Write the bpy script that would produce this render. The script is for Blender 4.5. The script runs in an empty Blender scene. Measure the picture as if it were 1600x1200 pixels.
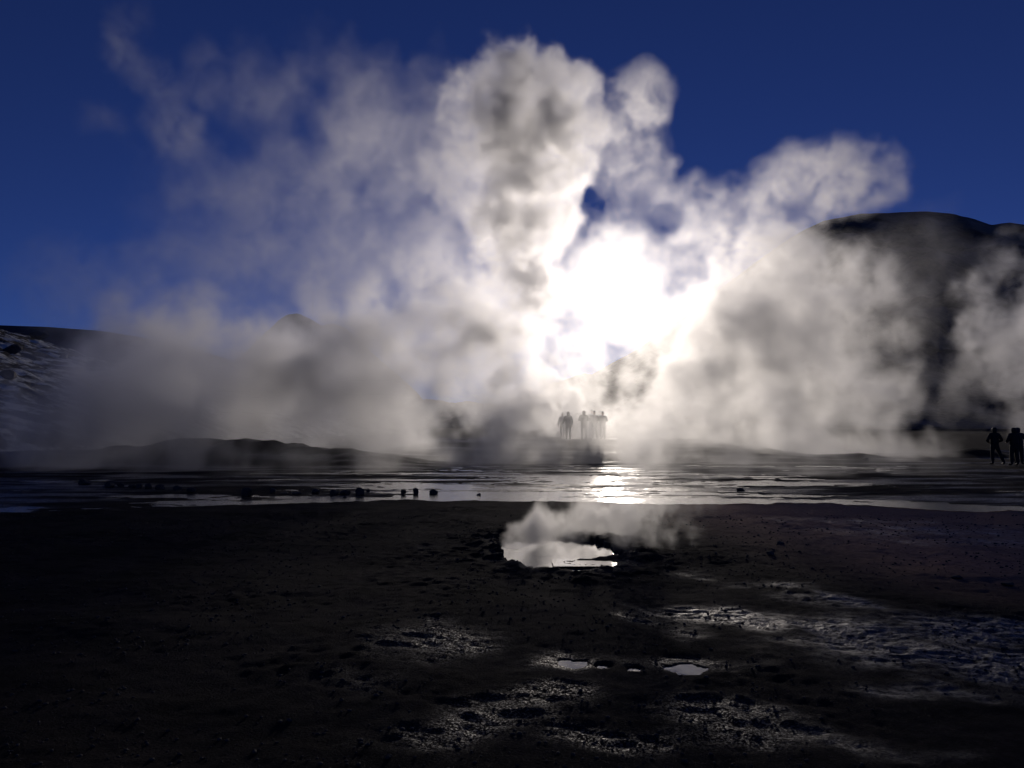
import bpy, bmesh, math, random
import numpy as np
from mathutils import Vector, Matrix

random.seed(7)
R = math.radians
SC = bpy.context.scene
COL = SC.collection

# ------------------------------------------------------------------ camera
F_PX = 1232.0                      # focal length in pixels of the 1600 wide photograph
HORIZON = 667.0
EYE = 1.65
PITCH = math.atan((HORIZON - 600.0) / F_PX)
cam_d = bpy.data.cameras.new('camera')
cam_d.sensor_width = 36.0
cam_d.lens = 36.0 * F_PX / 1600.0
cam_d.clip_start = 0.1
cam_d.clip_end = 20000.0
cam = bpy.data.objects.new('camera', cam_d)
COL.objects.link(cam)
cam.location = (0, 0, EYE)
cam.rotation_euler = (R(90) + PITCH, 0, 0)
SC.camera = cam

# ------------------------------------------------------------------ sun and sky
def direction(px, py):
    """World direction seen at a pixel of the 1600 x 1200 photograph."""
    v = Vector(((px - 800.0) / F_PX, (600.0 - py) / F_PX, -1.0))
    return (cam.rotation_euler.to_matrix() @ v).normalized()

SUN = direction(965, 452)
SUN_EL = math.asin(SUN.z)
SUN_AZ = math.atan2(SUN.x, SUN.y)

world = bpy.data.worlds.new('World')
SC.world = world
world.use_nodes = True
wn = world.node_tree
wn.nodes.clear()
w_out = wn.nodes.new('ShaderNodeOutputWorld')
w_bg = wn.nodes.new('ShaderNodeBackground')
w_sky = wn.nodes.new('ShaderNodeTexSky')
w_sky.sky_type = 'NISHITA'
w_sky.sun_disc = False
w_sky.sun_elevation = SUN_EL
w_sky.sun_rotation = SUN_AZ
w_sky.altitude = 4300.0
w_sky.air_density = 1.0
w_sky.dust_density = 0.0
w_sky.ozone_density = 4.0
w_bg.inputs['Strength'].default_value = 0.15
w_mul = wn.nodes.new('ShaderNodeVectorMath')        # tint like a camera's colour saturation: a deeper blue all over
w_mul.operation = 'MULTIPLY'
w_mul.inputs[1].default_value = (0.55, 0.53, 1.0)
wn.links.new(w_sky.outputs['Color'], w_mul.inputs[0])
wn.links.new(w_mul.outputs[0], w_bg.inputs['Color'])
wn.links.new(w_bg.outputs['Background'], w_out.inputs['Surface'])

sun_d = bpy.data.lights.new('sun', 'SUN')
sun_d.energy = 3.3
sun_d.angle = R(0.5)
sun_d.color = (1.0, 0.89, 0.78)
sun = bpy.data.objects.new('sun', sun_d)
COL.objects.link(sun)
sun.location = (20, 150, 40)
sun.rotation_euler = SUN.to_track_quat('Z', 'Y').to_euler()

SC.view_settings.view_transform = 'Standard'
SC.view_settings.look = 'None'
SC.view_settings.gamma = 1.0
SC.view_settings.use_curve_mapping = False
SC.view_settings.exposure = -2.2

SC.render.engine = 'CYCLES'
cy = SC.cycles
cy.use_denoising = True
cy.use_adaptive_sampling = True
cy.adaptive_threshold = 0.04
cy.max_bounces = 8
cy.diffuse_bounces = 2
cy.glossy_bounces = 2
cy.transmission_bounces = 2
cy.volume_bounces = 3
cy.transparent_max_bounces = 128
cy.volume_step_rate = 4.2
cy.volume_max_steps = 256
cy.caustics_reflective = False
cy.caustics_refractive = False

# ------------------------------------------------------------------ helpers
def tag(o, label=None, cat=None, group=None, kind=None):
    if label: o['label'] = label
    if cat: o['category'] = cat
    if group: o['group'] = group
    if kind: o['kind'] = kind
    return o

def link(name, me, parent=None, mat=None):
    o = bpy.data.objects.new(name, me)
    COL.objects.link(o)
    if mat is not None and len(me.materials) == 0:
        me.materials.append(mat)
    if parent is not None:
        o.parent = parent
    return o

def at(px, py, d):
    """Point at distance d (metres along +Y) seen at a pixel of the photograph."""
    v = direction(px, py)
    return Vector((0, 0, EYE)) + v * (d / v.y)

def new_mat(name):
    m = bpy.data.materials.new(name)
    m.use_nodes = True
    nt = m.node_tree
    return m, nt, nt.nodes['Principled BSDF']

def node(nt, t, **kw):
    n = nt.nodes.new(t)
    for k, v in kw.items():
        if k in n.inputs: n.inputs[k].default_value = v
        else: setattr(n, k, v)
    return n

# 2D gradient noise at arbitrary points
_rng = np.random.default_rng(11)
_ANG = _rng.uniform(0, 2 * np.pi, (512, 512)).astype(np.float32)
_GX, _GY = np.cos(_ANG), np.sin(_ANG)

def pnoise(x, y, seed=0):
    x = np.asarray(x, dtype=np.float64) + seed * 37.17
    y = np.asarray(y, dtype=np.float64) + seed * 91.73
    xi, yi = np.floor(x).astype(np.int64), np.floor(y).astype(np.int64)
    fx, fy = x - xi, y - yi
    u = fx * fx * fx * (fx * (fx * 6 - 15) + 10)
    v = fy * fy * fy * (fy * (fy * 6 - 15) + 10)
    def g(i, j, dx, dy):
        a, b = i % 512, j % 512
        return _GX[a, b] * dx + _GY[a, b] * dy
    n00 = g(xi, yi, fx, fy); n10 = g(xi + 1, yi, fx - 1, fy)
    n01 = g(xi, yi + 1, fx, fy - 1); n11 = g(xi + 1, yi + 1, fx - 1, fy - 1)
    return 1.5 * ((n00 * (1 - u) + n10 * u) * (1 - v) + (n01 * (1 - u) + n11 * u) * v)

def fbm2(x, y, octaves=4, seed=0, gain=0.5):
    a, s, t = 1.0, 0.0, 0.0
    for k in range(octaves):
        s = s + a * pnoise(x * 2 ** k, y * 2 ** k, seed + k * 3)
        t += a
        a *= gain
    return s / t

def sstep(a, b, x):
    t = np.clip((x - a) / (b - a), 0, 1)
    return t * t * (3 - 2 * t)

# ------------------------------------------------------------------ ground height
POOL = (0.62, 10.78)

def pool_shape(x, y):
    """Below zero inside the hot pool (its outline is uneven, with a spit of crust at the near right)."""
    dx, dy = x - POOL[0], y - POOL[1]
    ang = np.arctan2(dy, dx)
    q = np.sqrt((dx / 0.90) ** 2 + (dy / 1.40) ** 2)
    q = q + 0.13 * np.sin(2 * ang + 0.9) + 0.10 * pnoise(x * 1.7, y * 1.7, 5) + 0.07 * pnoise(x * 5, y * 5, 6) + 0.03 * pnoise(x * 14, y * 14, 7)
    spit = np.exp(-(((dx - 0.42) / 0.38) ** 2 + ((dy + 0.72) / 0.17) ** 2))
    return q - 1.0 + 0.75 * spit

PUDDLES = [(1072, 1049, 0.115, 0.13), (940, 1046, 0.055, 0.06), (990, 1050, 0.045, 0.06), (896, 1040, 0.10, 0.10), (924, 880, 0.30, 0.17)]

def edge_line(x):
    return 18.2 - 0.030 * x * x * np.exp(-np.abs(x) / 40) + 0.7 * pnoise(x * 0.33, x * 0 + 3.3, 2) + 0.12 * pnoise(x * 1.9, x * 0 + 1.3, 3)

GLAZE = [  # photograph position, half width and half depth on the ground in metres, slant, strength
    (680, 1000, 0.55, 0.55, 0.0, .75), (560, 1060, 0.35, 0.25, 0.0, .4), (760, 1120, 0.40, 0.35, 0.3, .9), (650, 1150, 0.35, 0.25, 0.0, .6), (900, 1035, 0.35, 0.30, 0.0, .9), (860, 1090, 0.30, 0.22, 0.0, .8), (940, 1150, 0.45, 0.22, 0.0, .8),
    (1080, 1035, 0.45, 0.18, 0.0, .8), (1120, 960, 0.75, 0.38, -0.2, .9), (1010, 965, 0.25, 0.35, 0.0, .6), (1080, 985, 0.22, 0.42, 0.0, .6), (1230, 975, 0.60, 0.40, -0.3, .8),
    (1330, 985, 0.80, 0.42, -0.25, .9), (1420, 1020, 0.85, 0.45, -0.25, .9), (1520, 985, 0.9, 0.5, -0.25, .85), (1590, 1040, 0.8, 0.5, -0.25, .9), (1480, 1080, 0.6, 0.25, -0.2, .6), (1120, 1110, 0.40, 0.25, -0.25, .85), (1220, 1150, 0.50, 0.20, -0.25, .9), (1350, 1170, 0.45, 0.16, -0.2, .6),
    (1200, 915, 0.5, 0.35, -0.2, .45), (1090, 900, 0.35, 0.3, 0.0, .4), (1300, 940, 0.5, 0.35, -0.2, .6), (690, 855, 0.5, 0.35, 0.0, .3), (1470, 830, 2.2, 0.8, 0.0, .5), (1550, 845, 2.0, 0.5, 0.0, .5), (1340, 815, 2.0, 0.6, 0.0, .4)]

def wetness(x, y, damp=False):
    """Where the foreground crust is glazed with wet sinter (0..1)."""
    x, y = np.asarray(x, dtype=np.float64), np.asarray(y, dtype=np.float64)
    m = np.zeros_like(x)
    wx = x + 0.28 * fbm2(x * 1.2, y * 1.2, 3, 23); wy = y + 0.28 * fbm2(x * 1.2, y * 1.2, 3, 25)
    for px, py, rx, ry, sl, k in GLAZE:
        v = at(px, py, 1.0) - Vector((0, 0, EYE)); t = EYE / -v.z
        dx, dy = wx - v.x * t, wy - t
        m = np.maximum(m, k * np.exp(-(dx / rx) ** 2 - ((dy - sl * dx) / ry) ** 2))
    if damp: return sstep(0.02, 0.5, m)
    u, v = 0.40 * wx - 0.92 * wy, 0.92 * wx + 0.40 * wy                 # along and across the run-off
    n = 0.6 * fbm2(u * 0.7, v * 3.4, 4, 21, 0.6) + 0.4 * fbm2(x * 2.1, y * 3.0, 3, 27, 0.6)
    return np.clip(sstep(0.05, 0.85, 1.1 * m + 0.75 * n) * sstep(0.04, 0.25, m), 0, 1)

def terrace_wet(x, y):
    return sstep(-0.12, 0.28, fbm2(x * 0.16, y * 0.7, 5, 45, 0.62) + 0.12 * np.exp(-((x - 1.5) / 7.0) ** 2))

def ground_z(x, y):
    e = edge_line(x)
    fore = 1.0 - sstep(-0.55, 0.25, y - e)
    # dry foreground crust
    zf = 0.07 * fbm2(x * 0.28, y * 0.28, 3, 1) + 0.030 * fbm2(x * 1.3, y * 1.3, 4, 4)
    r = 1.0 - np.abs(fbm2(x * 3.1, y * 3.1, 3, 9))
    zf = zf + 0.022 * (r ** 4) * sstep(-0.2, 0.5, fbm2(x * 0.6, y * 0.6, 2, 13))
    zf = zf + 0.010 * fbm2(x * 7.0, y * 7.0, 2, 15)
    # glazed flow ripples
    w = wetness(x, y)
    wx = x + 0.35 * fbm2(x * 1.1, y * 1.1, 2, 31); wy = y + 0.30 * fbm2(x * 1.3, y * 1.3, 2, 33)
    rip = np.sin(2 * np.pi * (wy * 7.5 + wx * 2.6) + 2.5 * fbm2(x * 2.5, y * 2.5, 2, 35))
    zf = zf + w * (0.0065 * rip - 0.012)
    # wet terrace behind the edge
    zn = fbm2(x * 0.17, y * 0.55, 5, 41, 0.62) + 0.35 * fbm2(x * 1.1, y * 2.2, 4, 43, 0.6)
    st = zn * 5.0
    led = (np.floor(st) + sstep(0.55, 0.95, st - np.floor(st))) / 5.0          # thin sinter ledges
    zt = -0.114 + 0.050 * led + 0.014 * zn + 0.014 * fbm2(x * 2.2, y * 4.0, 3, 47) + 0.014 * (1 - np.exp(-((x - 0.5) / 12.0) ** 2)) - 0.030 * np.exp(-((y - e - 1.0) / 1.3) ** 2) - 0.012 * np.exp(-((x - 2.0) / 5.5) ** 2) * sstep(36, 26, y)
    z = fore * zf + (1 - fore) * zt
    # far dry plain
    far = sstep(36, 52, y)
    z = z * (1 - far) + far * (0.02 + 0.06 * fbm2(x * 0.15, y * 0.15, 4, 51))
    # wet rise the far group stands on, climbing in low ledges
    plat = sstep(-11, -4, x) * sstep(19, 11, x)
    up = np.clip((y - 38.5 + 0.8 * fbm2(x * .3, y * .3, 3, 61)) / 8.5, 0, 1) * 5
    up = (np.floor(up) + 0.45 * (up - np.floor(up)) + 0.55 * sstep(0.6, 1.0, up - np.floor(up))) / 5
    z = z + plat * 0.90 * up * sstep(90, 62, y)
    # mounds
    for cx, cy_, sx, sy, h in ((-17.0, 38.5, 4.8, 3.0, 0.8), (-12.2, 39.5, 4.2, 2.5, 0.75), (-7.3, 38, 3.0, 2.4, 0.4), (-23.5, 36, 4.0, 3, 0.5), (26.2, 45.0, 1.6, 1.6, 0.42), (28.5, 47, 1.8, 1.6, 0.38), (22.0, 45, 2.4, 1.5, 0.22), (18.5, 43, 1.8, 1.4, 0.25)):
        z = z + h * np.exp(-((x - cx) / sx) ** 2 - ((y - cy_) / sy) ** 2) * (1 + 0.35 * fbm2(x * 0.7, y * 0.7, 3, 71))
    # hot pool: broken crust rim, undercut basin
    s = pool_shape(x, y)
    near = np.exp(-np.clip(s, 0, 9) ** 2 / 0.35)
    crust = 0.05 * near * (0.6 + 0.9 * fbm2(x * 2.6, y * 2.6, 3, 81)) + 0.035 * near * sstep(0.1, 0.3, fbm2(x * 4.2, y * 4.2, 3, 83))
    z = z + np.where(s > -0.02, crust, 0)
    z = np.where(s < 0.02, np.minimum(z, 0.02 - 0.45 * sstep(0.02, -0.10, s)), z)
    for px, py, rx, ry in PUDDLES:
        p = at(px, py, 1.0) - Vector((0, 0, EYE))
        k = (EYE + 0.03) / -p.z
        cx, cy_ = p.x * k, k
        q = np.sqrt(((x - cx) / rx) ** 2 + ((y - cy_) / ry) ** 2) + 0.35 * pnoise(x * 9, y * 9, 91) + 0.15 * pnoise(x * 25, y * 25, 92)
        z = np.where(q < 2.2, z * sstep(1.0, 2.2, q) + (1 - sstep(1.0, 2.2, q)) * (-0.012), z)
        z = z - 0.05 * (1 - sstep(0.75, 1.05, q))
    return z

def graded(lo, hi, core_lo, core_hi, step, grow, reach):
    """Grid lines: even in the core, slowly widening out to `reach` beyond it, then quickly to the horizon."""
    a = list(np.arange(core_lo, core_hi, step))
    s, v = step, a[-1]
    while v < hi:
        s *= grow if v < core_hi + reach else 1.10
        v += s; a.append(v)
    s, v, left = step, a[0], []
    while v > lo:
        s *= grow if v > core_lo - reach else 1.10
        v -= s; left.append(v)
    return np.array(left[::-1] + a)

def grid_mesh(name, xs, ys, zf):
    X, Y = np.meshgrid(xs, ys)
    Z = zf(X, Y)
    nx, ny = len(xs), len(ys)
    co = np.stack([X, Y, Z], -1).reshape(-1, 3).astype(np.float32)
    i = (np.arange(ny - 1)[:, None] * nx + np.arange(nx - 1)[None, :]).reshape(-1)
    q = np.stack([i, i + 1, i + nx + 1, i + nx], -1).astype(np.int32)
    me = bpy.data.meshes.new(name)
    me.vertices.add(len(co)); me.vertices.foreach_set('co', co.ravel())
    me.loops.add(q.size); me.loops.foreach_set('vertex_index', q.ravel())
    me.polygons.add(len(q))
    me.polygons.foreach_set('loop_start', np.arange(0, q.size, 4, dtype=np.int32))
    me.polygons.foreach_set('use_smooth', np.ones(len(q), dtype=bool))
    me.update(calc_edges=True)
    return me, X, Y, Z

# ------------------------------------------------------------------ materials of the land
def ground_material():
    m, nt, b = new_mat('wet_volcanic_ground')
    L = nt.links.new
    tc = node(nt, 'ShaderNodeNewGeometry')
    wet = node(nt, 'ShaderNodeAttribute', attribute_name='wet')
    red = node(nt, 'ShaderNodeAttribute', attribute_name='red')
    n1 = node(nt, 'ShaderNodeTexNoise', Scale=1.1, Detail=8.0, Roughness=0.6)
    n2 = node(nt, 'ShaderNodeTexNoise', Scale=19.0, Detail=6.0, Roughness=0.65)
    n3 = node(nt, 'ShaderNodeTexNoise', Scale=85.0, Detail=5.0, Roughness=0.7)
    vor = node(nt, 'ShaderNodeTexVoronoi', Scale=52.0)
    for n in (n1, n2, n3, vor): L(tc.outputs['Position'], n.inputs['Vector'])
    cr = node(nt, 'ShaderNodeValToRGB')
    cr.color_ramp.elements[0].position = 0.3; cr.color_ramp.elements[0].color = (0.011, 0.0095, 0.009, 1)
    cr.color_ramp.elements[1].position = 0.72; cr.color_ramp.elements[1].color = (0.04, 0.032, 0.029, 1)
    L(n1.outputs['Fac'], cr.inputs['Fac'])
    mx = node(nt, 'ShaderNodeMix', data_type='RGBA')
    mx.inputs['B'].default_value = (0.42, 0.235, 0.165, 1)  # dry reddish gravel, its albedo raised to stand in for missing warm sunlight
    L(red.outputs['Fac'], mx.inputs['Factor']); L(cr.outputs['Color'], mx.inputs['A'])
    mul = node(nt, 'ShaderNodeMix', data_type='RGBA', blend_type='MULTIPLY')
    mul.inputs['Factor'].default_value = 0.7
    L(mx.outputs['Result'], mul.inputs['A'])
    cr2 = node(nt, 'ShaderNodeValToRGB')
    cr2.color_ramp.elements[0].position = 0.3; cr2.color_ramp.elements[0].color = (0.45, 0.45, 0.45, 1)
    cr2.color_ramp.elements[1].position = 0.7; cr2.color_ramp.elements[1].color = (1.3, 1.3, 1.3, 1)
    L(n2.outputs['Fac'], cr2.inputs['Fac']); L(cr2.outputs['Color'], mul.inputs['B'])
    L(mul.outputs['Result'], b.inputs['Base Color'])
    # roughness: smooth glaze where wet, grit catching the light round it
    damp = node(nt, 'ShaderNodeAttribute', attribute_name='damp')
    gl = node(nt, 'ShaderNodeMapRange')
    gl.inputs['From Min'].default_value = 0.56; gl.inputs['From Max'].default_value = 0.70
    L(n3.outputs['Fac'], gl.inputs['Value'])
    gm = node(nt, 'ShaderNodeMath', operation='MULTIPLY')
    L(damp.outputs['Fac'], gm.inputs[0]); L(gl.outputs['Result'], gm.inputs[1])
    grit = node(nt, 'ShaderNodeAttribute', attribute_name='grit')
    n4 = node(nt, 'ShaderNodeTexNoise', Scale=62.0, Detail=3.0, Roughness=0.75)
    L(tc.outputs['Position'], n4.inputs['Vector'])
    bk = node(nt, 'ShaderNodeMix', data_type='FLOAT')
    L(grit.outputs['Fac'], bk.inputs['Factor'])
    b4 = node(nt, 'ShaderNodeMapRange')
    b4.inputs['From Min'].default_value = 0.49; b4.inputs['From Max'].default_value = 0.58
    L(n4.outputs['Fac'], b4.inputs['Value'])
    brk = node(nt, 'ShaderNodeMapRange')
    brk.inputs['From Min'].default_value = 0.26; brk.inputs['From Max'].default_value = 0.52
    L(n2.outputs['Fac'], brk.inputs['Value'])
    wm = node(nt, 'ShaderNodeMath', operation='MULTIPLY')
    L(brk.outputs['Result'], bk.inputs['A']); L(b4.outputs['Result'], bk.inputs['B'])
    L(wet.outputs['Fac'], wm.inputs[0]); L(bk.outputs['Result'], wm.inputs[1])
    both = node(nt, 'ShaderNodeMath', operation='MAXIMUM')
    L(wm.outputs[0], both.inputs[0]); L(gm.outputs[0], both.inputs[1])
    ro = node(nt, 'ShaderNodeMapRange')
    ro.inputs['To Min'].default_value = 0.95; ro.inputs['To Max'].default_value = 0.28
    L(both.outputs[0], ro.inputs['Value']); L(ro.outputs['Result'], b.inputs['Roughness'])
    sp = node(nt, 'ShaderNodeMapRange')
    sp.inputs['To Min'].default_value = 0.04; sp.inputs['To Max'].default_value = 0.5
    L(both.outputs[0], sp.inputs['Value']); L(sp.outputs['Result'], b.inputs['Specular IOR Level'])
    # fine relief: grit, and overlapping scales on the glaze
    sc = node(nt, 'ShaderNodeVectorMath', operation='MULTIPLY')
    sc.inputs[1].default_value = (0.42, 1.0, 0.3)
    wn_ = node(nt, 'ShaderNodeTexNoise', Scale=3.0, Detail=3.0)
    L(tc.outputs['Position'], wn_.inputs['Vector'])
    ad = node(nt, 'ShaderNodeVectorMath', operation='MULTIPLY_ADD')
    ad.inputs[1].default_value = (0.35, 0.35, 0.35)
    L(wn_.outputs['Color'], ad.inputs[0]); L(tc.outputs['Position'], ad.inputs[2])
    L(ad.outputs[0], sc.inputs[0])
    scale = node(nt, 'ShaderNodeTexVoronoi', Scale=13.0, feature='SMOOTH_F1')
    L(sc.outputs[0], scale.inputs['Vector'])
    b0 = node(nt, 'ShaderNodeBump', Distance=0.03)
    L(wet.outputs['Fac'], b0.inputs['Strength']); L(scale.outputs['Distance'], b0.inputs['Height'])
    b1 = node(nt, 'ShaderNodeBump', Strength=0.6, Distance=0.012)
    b2 = node(nt, 'ShaderNodeBump', Strength=0.9, Distance=0.010)
    b3 = node(nt, 'ShaderNodeBump', Strength=0.4, Distance=0.010)
    L(n2.outputs['Fac'], b1.inputs['Height']); L(n3.outputs['Fac'], b2.inputs['Height']); L(vor.outputs['Distance'], b3.inputs['Height'])
    L(b0.outputs['Normal'], b1.inputs['Normal']); L(b1.outputs['Normal'], b2.inputs['Normal']); L(b2.outputs['Normal'], b3.inputs['Normal']); L(b3.outputs['Normal'], b.inputs['Normal'])
    return m

def water_material(name, scale, strength, rough, tint=(0.01, 0.012, 0.014, 1)):
    m, nt, b = new_mat(name)
    L = nt.links.new
    b.inputs['Base Color'].default_value = tint
    b.inputs['Roughness'].default_value = rough
    b.inputs['IOR'].default_value = 1.33
    g = node(nt, 'ShaderNodeNewGeometry')
    n = node(nt, 'ShaderNodeTexNoise', Scale=scale, Detail=4.0, Roughness=0.6)
    L(g.outputs['Position'], n.inputs['Vector'])
    bp = node(nt, 'ShaderNodeBump', Strength=strength, Distance=0.02)
    L(n.outputs['Fac'], bp.inputs['Height']); L(bp.outputs['Normal'], b.inputs['Normal'])
    return m

def rock_material(name, dark, light, scale=6.0):
    m, nt, b = new_mat(name)
    L = nt.links.new
    tc = node(nt, 'ShaderNodeTexCoord')
    n = node(nt, 'ShaderNodeTexNoise', Scale=scale, Detail=8.0, Roughness=0.65)
    L(tc.outputs['Object'], n.inputs['Vector'])
    cr = node(nt, 'ShaderNodeValToRGB')
    cr.color_ramp.elements[0].position = 0.32; cr.color_ramp.elements[0].color = dark
    cr.color_ramp.elements[1].position = 0.7; cr.color_ramp.elements[1].color = light
    L(n.outputs['Fac'], cr.inputs['Fac']); L(cr.outputs['Color'], b.inputs['Base Color'])
    b.inputs['Roughness'].default_value = 0.8
    bp = node(nt, 'ShaderNodeBump', Strength=0.7, Distance=0.03)
    L(n.outputs['Fac'], bp.inputs['Height']); L(bp.outputs['Normal'], b.inputs['Normal'])
    return m

def slope_material(name, dark, light, scale, lo=0.45, hi=0.6, stretch=1.0, bump=1.0):
    m, nt, b = new_mat(name)
    L = nt.links.new
    g = node(nt, 'ShaderNodeNewGeometry')
    mp = node(nt, 'ShaderNodeMapping')
    mp.inputs['Scale'].default_value = (1, 1, stretch)
    L(g.outputs['Position'], mp.inputs['Vector'])
    n = node(nt, 'ShaderNodeTexNoise', Scale=scale, Detail=10.0, Roughness=0.62)
    L(mp.outputs['Vector'], n.inputs['Vector'])
    cr = node(nt, 'ShaderNodeValToRGB')
    cr.color_ramp.elements[0].position = lo; cr.color_ramp.elements[0].color = dark
    cr.color_ramp.elements[1].position = hi; cr.color_ramp.elements[1].color = light
    L(n.outputs['Fac'], cr.inputs['Fac']); L(cr.outputs['Color'], b.inputs['Base Color'])
    b.inputs['Roughness'].default_value = 0.95
    b.inputs['Specular IOR Level'].default_value = 0.1
    bp = node(nt, 'ShaderNodeBump', Strength=bump, Distance=0.4 / scale)
    L(n.outputs['Fac'], bp.inputs['Height']); L(bp.outputs['Normal'], b.inputs['Normal'])
    return m

# ------------------------------------------------------------------ ground, water
gx = graded(-9000, 9000, -4.0, 6.5, 0.036, 1.012, 26)
gy = graded(1.2, 12000, 3.4, 13.0, 0.032, 1.014, 45)
g_me, GX, GY, GZ = grid_mesh('ground', gx, gy, ground_z)
wet = wetness(GX, GY)
e = edge_line(GX)
wet = np.maximum(wet, sstep(-0.1, 0.4, GY - e) * sstep(60, 50, GY) * 0.9 * terrace_wet(GX, GY))
wet = np.maximum(wet, 0.5 * np.exp(-np.clip(pool_shape(GX, GY), 0, 9) ** 2 / 0.05) * (GY < 16))
red = sstep(1.5, 5.0, GX - 0.25 * (14 - GY)) * sstep(0.2, -1.2, GY - e) * sstep(6.3, 8.3, GY - 0.15 * GX + 0.5 * fbm2(GX * .5, GY * .5, 3, 97))
damp = wetness(GX, GY, True)
for nm, arr in (('wet', wet), ('red', red), ('damp', damp), ('grit', sstep(2.2, 1.0, GX + 0.12 * (GY - 5)) * (GY < 16))):
    a = g_me.attributes.new(nm, 'FLOAT', 'POINT')
    a.data.foreach_set('value', arr.astype(np.float32).ravel())
M_GROUND = ground_material()
ground = tag(link('ground', g_me, mat=M_GROUND), kind='structure')

def sheet(name, x0, x1, y0, y1, z, mat, nx=2, ny=2):
    me, _, _, _ = grid_mesh(name, np.linspace(x0, x1, nx), np.linspace(y0, y1, ny), lambda x, y: x * 0 + z)
    return tag(link(name, me, mat=mat), kind='structure')

M_WATER = water_material('shallow_water', 6.0, 0.70, 0.17)
M_POOL = water_material('hot_pool_water', 9.0, 0.10, 0.04, (0.03, 0.05, 0.055, 1))
sheet('water', -60, 60, 14.5, 46, -0.125, M_WATER)
sheet('pool_water', -0.8, 2.1, 8.9, 12.8, -0.045, M_POOL)
for k, (px, py, rx, ry) in enumerate(PUDDLES):
    p = at(px, py, 1.0) - Vector((0, 0, EYE)); t = (EYE + 0.03) / -p.z
    sheet('puddle_water', p.x * t - rx * 1.6, p.x * t + rx * 1.6, t - ry * 1.6, t + ry * 1.6, -0.02, M_POOL)

# ------------------------------------------------------------------ hills and mountains
def ridge(name, mat, D, pts, depth, seed, rough, nx=260, ny=90, xspan=None):
    """A mountain at distance D whose crest passes the given photograph directions; front slope, back slope."""
    P = [at(px, py, D) for px, py in pts]
    cx = np.array([p.x for p in P]); cz = np.array([p.z for p in P])
    xs = np.linspace(cx[0], cx[-1], nx)
    ts = np.linspace(-1, 1, ny)
    def zf(X, Y):
        t = (Y - D) / depth
        crest = np.interp(X, cx, cz)
        sc = 6.0 / (cx[-1] - cx[0])
        n = fbm2(X * sc * 2, Y * sc * 2, 6, seed)
        rid = 1 - np.abs(fbm2(X * sc * 3, Y * sc * 1.2, 5, seed + 5))
        prof = np.where(t < 0, (1 - np.abs(t)) ** 1.25, (1 - np.abs(t)) ** 0.9)
        amp = rough * np.max(cz)
        return crest * prof + amp * (n + 0.6 * (rid - 0.75)) * np.clip(np.abs(t) * 6, 0.12, 1) * np.clip((1 - np.abs(t)) * 3, 0, 1) - 2.0
    me, _, _, _ = grid_mesh(name, xs, D + ts * depth, zf)
    return tag(link(name, me, mat=mat), kind='structure')

M_MOUNT = slope_material('mountain_rock', (0.06, 0.05, 0.047, 1), (0.30, 0.25, 0.21, 1), 0.015, 0.38, 0.66, 0.6)
M_RIDGE = slope_material('far_ridge_rock', (0.04, 0.04, 0.05, 1), (0.10, 0.09, 0.09, 1), 0.01, 0.4, 0.65)
M_HILL = slope_material('frosted_hillside', (0.05, 0.045, 0.04, 1), (0.72, 0.73, 0.68, 1), 0.35, 0.47, 0.56, 3.0)
ridge('mountain', M_MOUNT, 1500, [(560, 668), (760, 640), (900, 596), (1000, 540), (1090, 478), (1180, 408), (1240, 366), (1285, 343), (1340, 332), (1420, 328), (1480, 331), (1515, 338), (1545, 349), (1575, 346), (1600, 350), (1680, 372), (1800, 430), (2000, 520), (2300, 668)], 900, 101, 0.12, 420, 150)
ridge('mountain', M_RIDGE, 2600, [(320, 668), (390, 560), (420, 514), (437, 497), (450, 489), (466, 487), (486, 496), (502, 506), (520, 502), (538, 508), (580, 548), (640, 600), (700, 668)], 900, 131, 0.06, 220, 80)
ridge('hills', M_RIDGE, 2000, [(-1500, 668), (-900, 560), (-500, 512), (-200, 503), (0, 505), (80, 508), (160, 514), (260, 530), (360, 560), (520, 668)], 800, 141, 0.015, 220, 80)
def hillside_z(x, y):
    k = (-31 - x + 2.5 * fbm2(x * 0.03, y * 0.03, 3, 161)) / 26.0
    up = 10.0 * np.clip(k, 0, 3) ** 0.85 * sstep(24, 44, y) * (1 - 0.75 * sstep(110, 230, y))
    n = fbm2(x * 0.09, y * 0.06, 6, 163, 0.55)
    st = n * 6
    led = (np.floor(st) + sstep(0.5, 1.0, st - np.floor(st))) / 6
    return up + np.clip(k * 3, 0, 1) * (1.3 * led + 0.35 * fbm2(x * .5, y * .5, 4, 165)) - 0.3 + 0.25 * sstep(0, .1, k)
h_me, _, _, _ = grid_mesh('hillside', np.linspace(-120, -27, 330), np.linspace(24, 230, 400), hillside_z)
tag(link('hillside', h_me, mat=M_HILL), kind='structure')

# ------------------------------------------------------------------ rocks
M_ROCK = rock_material('dark_lava_rock', (0.018, 0.016, 0.016, 1), (0.06, 0.052, 0.048, 1), 7.0)

def rock_mesh(w, d, h, seed, sub=3):
    bm = bmesh.new()
    bmesh.ops.create_icosphere(bm, subdivisions=sub, radius=1.0)
    rnd = np.random.default_rng(seed)
    cuts = [(Vector(rnd.normal(size=3)).normalized(), rnd.uniform(0.45, 0.85)) for _ in range(8)]
    for v in bm.verts:
        p = v.co.copy()
        for n, t in cuts:
            e_ = p.dot(n) - t
            if e_ > 0: p -= n * e_ * 0.85
        k = 1 + 0.10 * float(pnoise(p.x * 2 + seed, p.y * 2 + p.z * 1.7, seed)) + 0.05 * float(pnoise(p.x * 5, p.y * 5 + p.z * 4, seed + 1))
        p *= k
        v.co = Vector((p.x * w / 2, p.y * d / 2, (p.z + 0.62) * h / 1.45))
    me = bpy.data.meshes.new('rock')
    bm.to_mesh(me); bm.free()
    return me

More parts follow.
